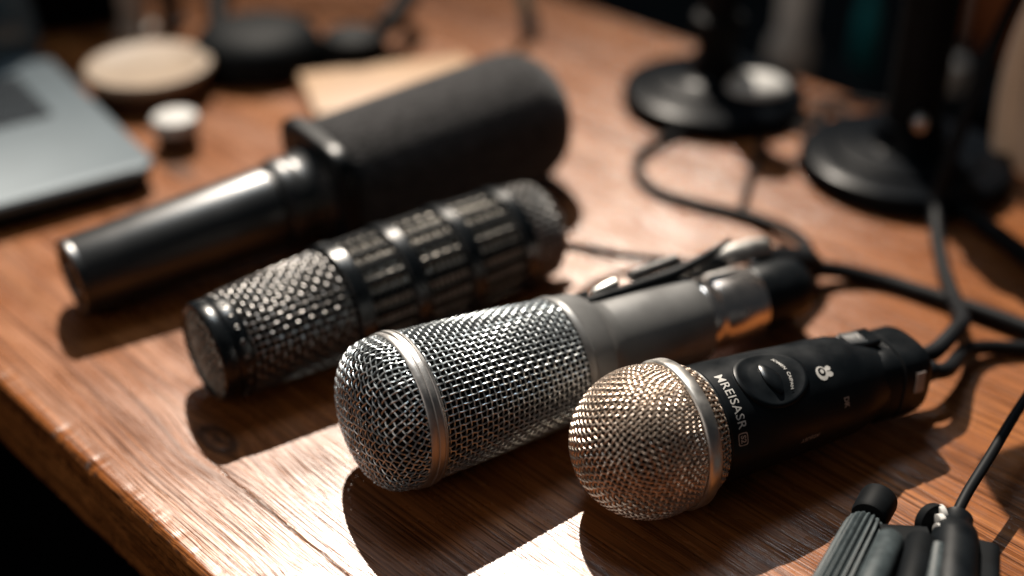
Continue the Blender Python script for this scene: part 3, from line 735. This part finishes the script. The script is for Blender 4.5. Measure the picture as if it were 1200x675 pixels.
pc = at(886, 112, 0.0); mo_o = mo.build('highlight_blob', M['white_plastic'], loc=(0.1545, 0.752, 0.0195)); mo_o.scale = (1.0, 0.85, 0.6)  # white blob modelled in place of a bright highlight on the stand base
tag(mo_o, 'rounded white blob standing in for a highlight on the base of the left microphone stand', 'cap')

# teal pen like thing at the top
def bottle():
    c = at(618, 42, 0.0); t = thing('antenna_lead', 'thin teal lead with clear collar hanging over the far desk edge', 'lead', (c.x, c.y, 0))
    b = MB(); b.tube(spline([(0.002, 0.0, 0.004), (-0.001, 0.004, 0.02), (-0.010, 0.012, 0.045), (-0.022, 0.02, 0.09)], 8), 0.0042, 12); b.build('lead', M['teal'], t)
    b = MB(); b.tube([(0.003, -0.002, 0.001), (0.0, 0.003, 0.018)], 0.0065, 16); b.build('collar', M['screen'], t)
bottle()

def cabinet():
    t = thing('cabinet', 'low black cabinet standing behind the far edge of the desk', 'cabinet', (0.76, 1.24, -0.727))
    b = MB(); b.box((0, 0, 0.275), (1.7, 0.50, 0.53), 0.004); b.build('carcass', M['cabinet'], t)
    b = MB(); b.box((0, 0, 0.555), (1.74, 0.54, 0.024), 0.003); b.build('top_board', M['cabinet'], t)
    for x in (-0.42, 0.42):
        b = MB(); b.box((x, -0.2585, 0.27), (0.80, 0.016, 0.50), 0.002); d = b.build('door', M['cabinet'], t)
        b = MB(); b.tube([(x * 0.15, -0.285, 0.26), (x * 0.15, -0.285, 0.36)], 0.005, 10); b.build('handle', M['nickel'], d)
cabinet()
ZT = -0.1595
def ray_at(x, y, Y):
    "point on the sight line through a photo pixel at distance Y"
    a = (x - 600) / FPX; b = (337.5 - y) / FPX
    ry = math.cos(PITCH) + b * math.sin(PITCH); rz = -math.sin(PITCH) + b * math.cos(PITCH)
    t = Y / ry; return Vector((a * t, Y, CAMH + rz * t))
def audio_box(px, Y, w, d, hgt, lab):
    p = ray_at(px, 60, Y); t = thing('audio_box', lab, 'audio box', (p.x, Y, ZT), group='black audio boxes')
    b = MB(); b.box((0, 0, hgt / 2), (w, d, hgt), 0.003); b.build('case', M['black_matte'], t)
    for k in range(3):
        b = MB(); b.lathe([(0, 0.006), (0.002, 0.0065), (0.010, 0.0055), (0.011, 0.003)], 20); o = b.build('knob', M['black_gloss'], t); o.location = (w * (-0.3 + 0.3 * k), -d / 2, hgt * 0.6); o.rotation_euler = (0, 0, R_(-90))
audio_box(962, 1.05, 0.085, 0.09, 0.060, 'black audio box under the taupe vase')
audio_box(1135, 1.09, 0.075, 0.15, 0.050, 'black audio box under the small taupe jar')
p = ray_at(926, 60, 1.05)
b = MB(); b.turn([(0.016, 0), (0.019, 0.002), (0.021, 0.02), (0.019, 0.035), (0.014, 0.042), (0.014, 0.10), (0.012, 0.103)], n=48)
tag(b.build('vase', M['taupe'], loc=(p.x, 1.05, ZT + 0.0605)), 'small taupe vase behind the left microphone stand', 'vase')
p = ray_at(1112, 85, 1.06)
b = MB(); b.turn([(0.008, 0), (0.011, 0.002), (0.012, 0.016), (0.010, 0.026), (0.003, 0.030)], n=40)
tag(b.build('jar', M['taupe'], loc=(p.x, 1.05, ZT + 0.0505)), 'small taupe jar just right of the tall stand pole', 'jar')
p = ray_at(1110, 10, 1.22)
b = MB(); b.turn([(0.008, 0), (0.010, 0.002), (0.010, 0.14), (0.007, 0.15)], n=32)
tag(b.build('slim_tube', M['taupe'], loc=(p.x, 1.20, ZT)), 'slim pale tube standing behind the small jar', 'tube')
p = ray_at(1018, 15, 1.15)
b = MB(); b.turn([(0.009, 0.0), (0.0105, 0.002), (0.0105, 0.085), (0.006, 0.097), (0.006, 0.115)], n=32)
tag(b.build('bottle', M['teal'], loc=(p.x, 1.15, ZT)), 'teal bottle just left of the tall stand pole', 'bottle')
p = ray_at(1158, 15, 1.25)
b = MB(); b.box((0, 0, 0.09), (0.085, 0.08, 0.18), 0.003)
tag(b.build('carton', M['rust_box'], loc=(p.x, 1.27, ZT)), 'rust orange carton near the top right corner', 'carton')

# black speaker & small uprights at the top left, on the desk
def speaker():
    c = at(78, 38, 0.0); t = thing('desk_speaker', 'black desk speaker standing behind the laptop', 'speaker', (c.x, c.y + 0.05, 0), (0, 0, R_(20)))
    b = MB(); b.box((0, 0, 0.08), (0.085, 0.085, 0.16), 0.006); b.build('case', M['black_matte'], t)
    b = MB(); b.lathe([(0, 0.030), (0.002, 0.031), (0.004, 0.027), (0.001, 0.010)], 40); o = b.build('driver', M['black_gloss'], t); o.location = (0, -0.0425, 0.06); o.rotation_euler = (0, 0, R_(-90))
speaker()
for (px, py, r, hgt, mm, nm, lab, cat) in ((160, 38, 0.010, 0.12, 'taupe', 'candle', 'slim pale candle standing behind the cream lidded box', 'candle'), (203, 30, 0.008, 0.10, 'dark_wood', 'wooden_peg', 'slim brown peg standing right of the pale candle', 'peg')):
    c = at(px, py, 0.0); b = MB(); b.turn([(r * 1.5, 0), (r * 1.5, 0.004), (r, 0.006), (r, hgt), (r * 0.6, hgt + 0.003)], n=24)
    tag(b.build(nm, M[mm], loc=(c.x, c.y, 0)), lab, cat)

# linen cloth hanging on the right
def cloth():
    a = at(1176, 236, 0.0); vs = []; nu, nv = 120, 40; fs = []
    W = 0.20; H = 0.26
    for side in (0, 1):
        for j in range(nv + 1):
            z = H * j / nv; left = 0.0 + 0.030 * (j / nv) ** 1.2 - 0.012 * math.sin(PI * min(1, j / nv * 1.6))
            for i in range(nu + 1):
                u = i / nu; x = left + (W - left) * u
                y = 0.007 * math.sin(u * 42 + 0.7 * math.sin(z * 22)) * (0.6 + 0.4 * z / H) + 0.004 * math.sin(u * 95 + 2 + z * 15) + 0.0025 * side + 0.12 * u * 0.2
                vs.append((x, y, 0.0012 + z))
    n = (nu + 1) * (nv + 1)
    for s in (0, 1):
        for j in range(nv):
            for i in range(nu):
                k = s * n + j * (nu + 1) + i; fs.append((k, k + 1, k + nu + 2, k + nu + 1))
    for j in range(nv):
        k = j * (nu + 1); fs.append((k, k + nu + 1, n + k + nu + 1, n + k)); k += nu; fs.append((k, k + nu + 1, n + k + nu + 1, n + k))
    for i in range(nu):
        k = i; fs.append((k, k + 1, n + k + 1, n + k)); k = nv * (nu + 1) + i; fs.append((k, k + 1, n + k + 1, n + k))
    mb = MB(); mb.add(vs, fs)
    tag(mb.build('linen_cloth', M['linen'], loc=(a.x + 0.004, a.y + 0.03, 0), sharp=80), 'pleated beige linen cloth hanging at the right edge behind the stand', 'cloth')
cloth()

# ------------------------------------------------------------------ clamp in the lower right corner
def clamp():
    o = at(1010, 640, 0.0); o.z = 0
    t = thing('small_clamp', 'small grey and black clamp with a ribbed grip in the bottom right corner', 'clamp', o)
    def seg(p, q, prof, name, mm, n=48, par=None, sup=2.0, rib=0):
        p = p - o; q = q - o; d = q - p; L = d.length; mb = MB()
        if rib:
            vs = []; N = rib * 8
            for (s, r) in prof:
                for k in range(N):
                    a = 2 * PI * k / N; w = 0.5 + 0.5 * math.cos(rib * a); rr = r * (1 - 0.20 * (1 - w ** 0.5))
                    vs.append((s * L, rr * math.cos(a), rr * math.sin(a)))
            fs = [(i * N + k, i * N + (k + 1) % N, (i + 1) * N + (k + 1) % N, (i + 1) * N + k) for i in range(len(prof) - 1) for k in range(N)]
            fs += [tuple(range(N)), tuple((len(prof) - 1) * N + k for k in range(N))]
            mb.add(vs, fs)
        else: mb.lathe([(s * L, r) for s, r in prof], n, sup=sup)
        ob = mb.build(name, M[mm], par or t); ob.location = p; ob.rotation_euler = d.to_track_quat('X', 'Z').to_euler(); return ob
    g = seg(at(1017, 613, .0115), at(948, 748, .0115), [(0, 0.0045), (0.015, 0.0062), (0.05, 0.0076), (0.12, 0.0080), (0.97, 0.0092), (1, 0.008)], 'ribbed_grip', 'grip_grey', rib=20)
    seg(at(1017, 609, .0130), at(1031, 583, .0135), [(0, 0.0050), (0.06, 0.0066), (0.15, 0.0071), (0.85, 0.0073), (0.96, 0.0070), (1, 0.0062), (1.0, 0.003)], 'knob', 'black_matte')
    seg(at(1045, 628, .022), at(1008, 712, .026), [(0, 0.003), (0.06, 0.0048), (0.9, 0.0052), (1, 0.004)], 'smooth_rod', 'grip_grey')
    seg(at(1030, 637, .012), at(1088, 640, .012), [(0, 0.006), (0.04, 0.0060), (0.96, 0.0060), (1, 0.005)], 'cross_bar', 'black_matte', sup=4)
    seg(at(1081, 632, .020), at(1060, 722, .020), [(0, 0.004), (0.05, 0.0056), (0.95, 0.0058), (1, 0.005)], 'black_rod', 'black_matte')
    seg(at(1022, 672, .012), at(1070, 676, .012), [(0, 0.003), (0.05, 0.006), (0.95, 0.006), (1, 0.003)], 'spacer', 'grip_grey')
    seg(at(1121, 606, .016), at(1112, 720, .018), [(0, 0.003), (0.03, 0.0060), (0.14, 0.0058), (0.20, 0.0080), (0.30, 0.0086), (0.95, 0.0088), (1, 0.006)], 'joint', 'black_satin')
    for k in range(3):
        seg(at(1098, 605 + 11 * k, .018), at(1106, 604 + 11 * k, .018), [(0, 0.0030), (0.1, 0.0042), (0.9, 0.0042), (1, 0.003)], 'washer', 'white_plastic')
    seg(at(1090, 612, .014), at(1100, 616, .016), [(0, 0.004), (0.1, 0.0075), (0.9, 0.0075), (1, 0.005)], 'jaw', 'black_matte')
    seg(at(1100, 640, .021), at(1088, 720, .021), [(0, 0.002), (0.05, 0.0038), (0.95, 0.0040), (1, 0.002)], 'grey_strut', 'grip_grey')
    seg(at(1150, 646, .010), at(1148, 720, .010), [(0, 0.005), (0.03, 0.0062), (0.97, 0.0062), (1, 0.005)], 'side_post', 'black_matte', sup=4)
clamp()
tag(cable('slim black wire rising from the clamp in the bottom right corner', A((1121, 602, .019), (1135, 575, .021), (1160, 535, .023), (1190, 485, .025), (1230, 425, .027)), 0.0021), None, 'cable')

# ------------------------------------------------------------------ light
def lamp(kind, name, loc, to, energy, color, size=None, sizey=None):
    l = bpy.data.lights.new(name, kind); l.energy = energy; l.color = color
    o = bpy.data.objects.new(name, l); C.objects.link(o); o.location = loc
    o.rotation_euler = (Vector(to) - Vector(loc)).to_track_quat('-Z', 'Y').to_euler()
    if kind == 'SPOT': l.spot_size = R_(14.5); l.spot_blend = 1.0; l.shadow_soft_size = size
    if kind == 'AREA': l.shape = 'RECTANGLE'; l.size = size; l.size_y = sizey
    return o
SUN = Vector((0.0073, -0.0458, -0.0540)).normalized()
tgt = Vector((0.0, 0.37, 0))
lamp('SPOT', 'low_sun_through_window', tgt - SUN * 5.0, tgt, 2700, (1.0, 0.895, 0.77), 0.022)
lamp('AREA', 'window_sky', (-0.10, 1.20, 1.90), (-0.05, 0.55, 0), 9.5, (0.76, 0.90, 1.0), 0.6, 0.42)
lamp('AREA', 'room_bounce', (-1.2, -0.6, 0.9), (0, 0.5, 0), 6.0, (1.0, 0.88, 0.78), 1.5, 1.2)

w = bpy.data.worlds.new('World'); bpy.context.scene.world = w; w.use_nodes = True
w.node_tree.nodes['Background'].inputs[0].default_value = (0.62, 0.68, 0.74, 1); w.node_tree.nodes['Background'].inputs[1].default_value = 0.035

# ------------------------------------------------------------------ camera
cd = bpy.data.cameras.new('camera'); cam = bpy.data.objects.new('camera', cd); C.objects.link(cam)
cam.location = (0, 0, CAMH); cam.rotation_euler = (PI / 2 - PITCH, 0, 0)
cd.sensor_width = 36; cd.lens = 36 * FPX / 1200; cd.clip_start = 0.02; cd.clip_end = 50
cd.dof.use_dof = True; cd.dof.focus_distance = 0.487; cd.dof.aperture_fstop = 2.2
sc = bpy.context.scene; sc.camera = cam
sc.view_settings.view_transform = 'Standard'; sc.view_settings.look = 'None'; sc.view_settings.exposure = 0; sc.view_settings.gamma = 1
sc.cycles.max_bounces = 8; sc.cycles.use_denoising = True
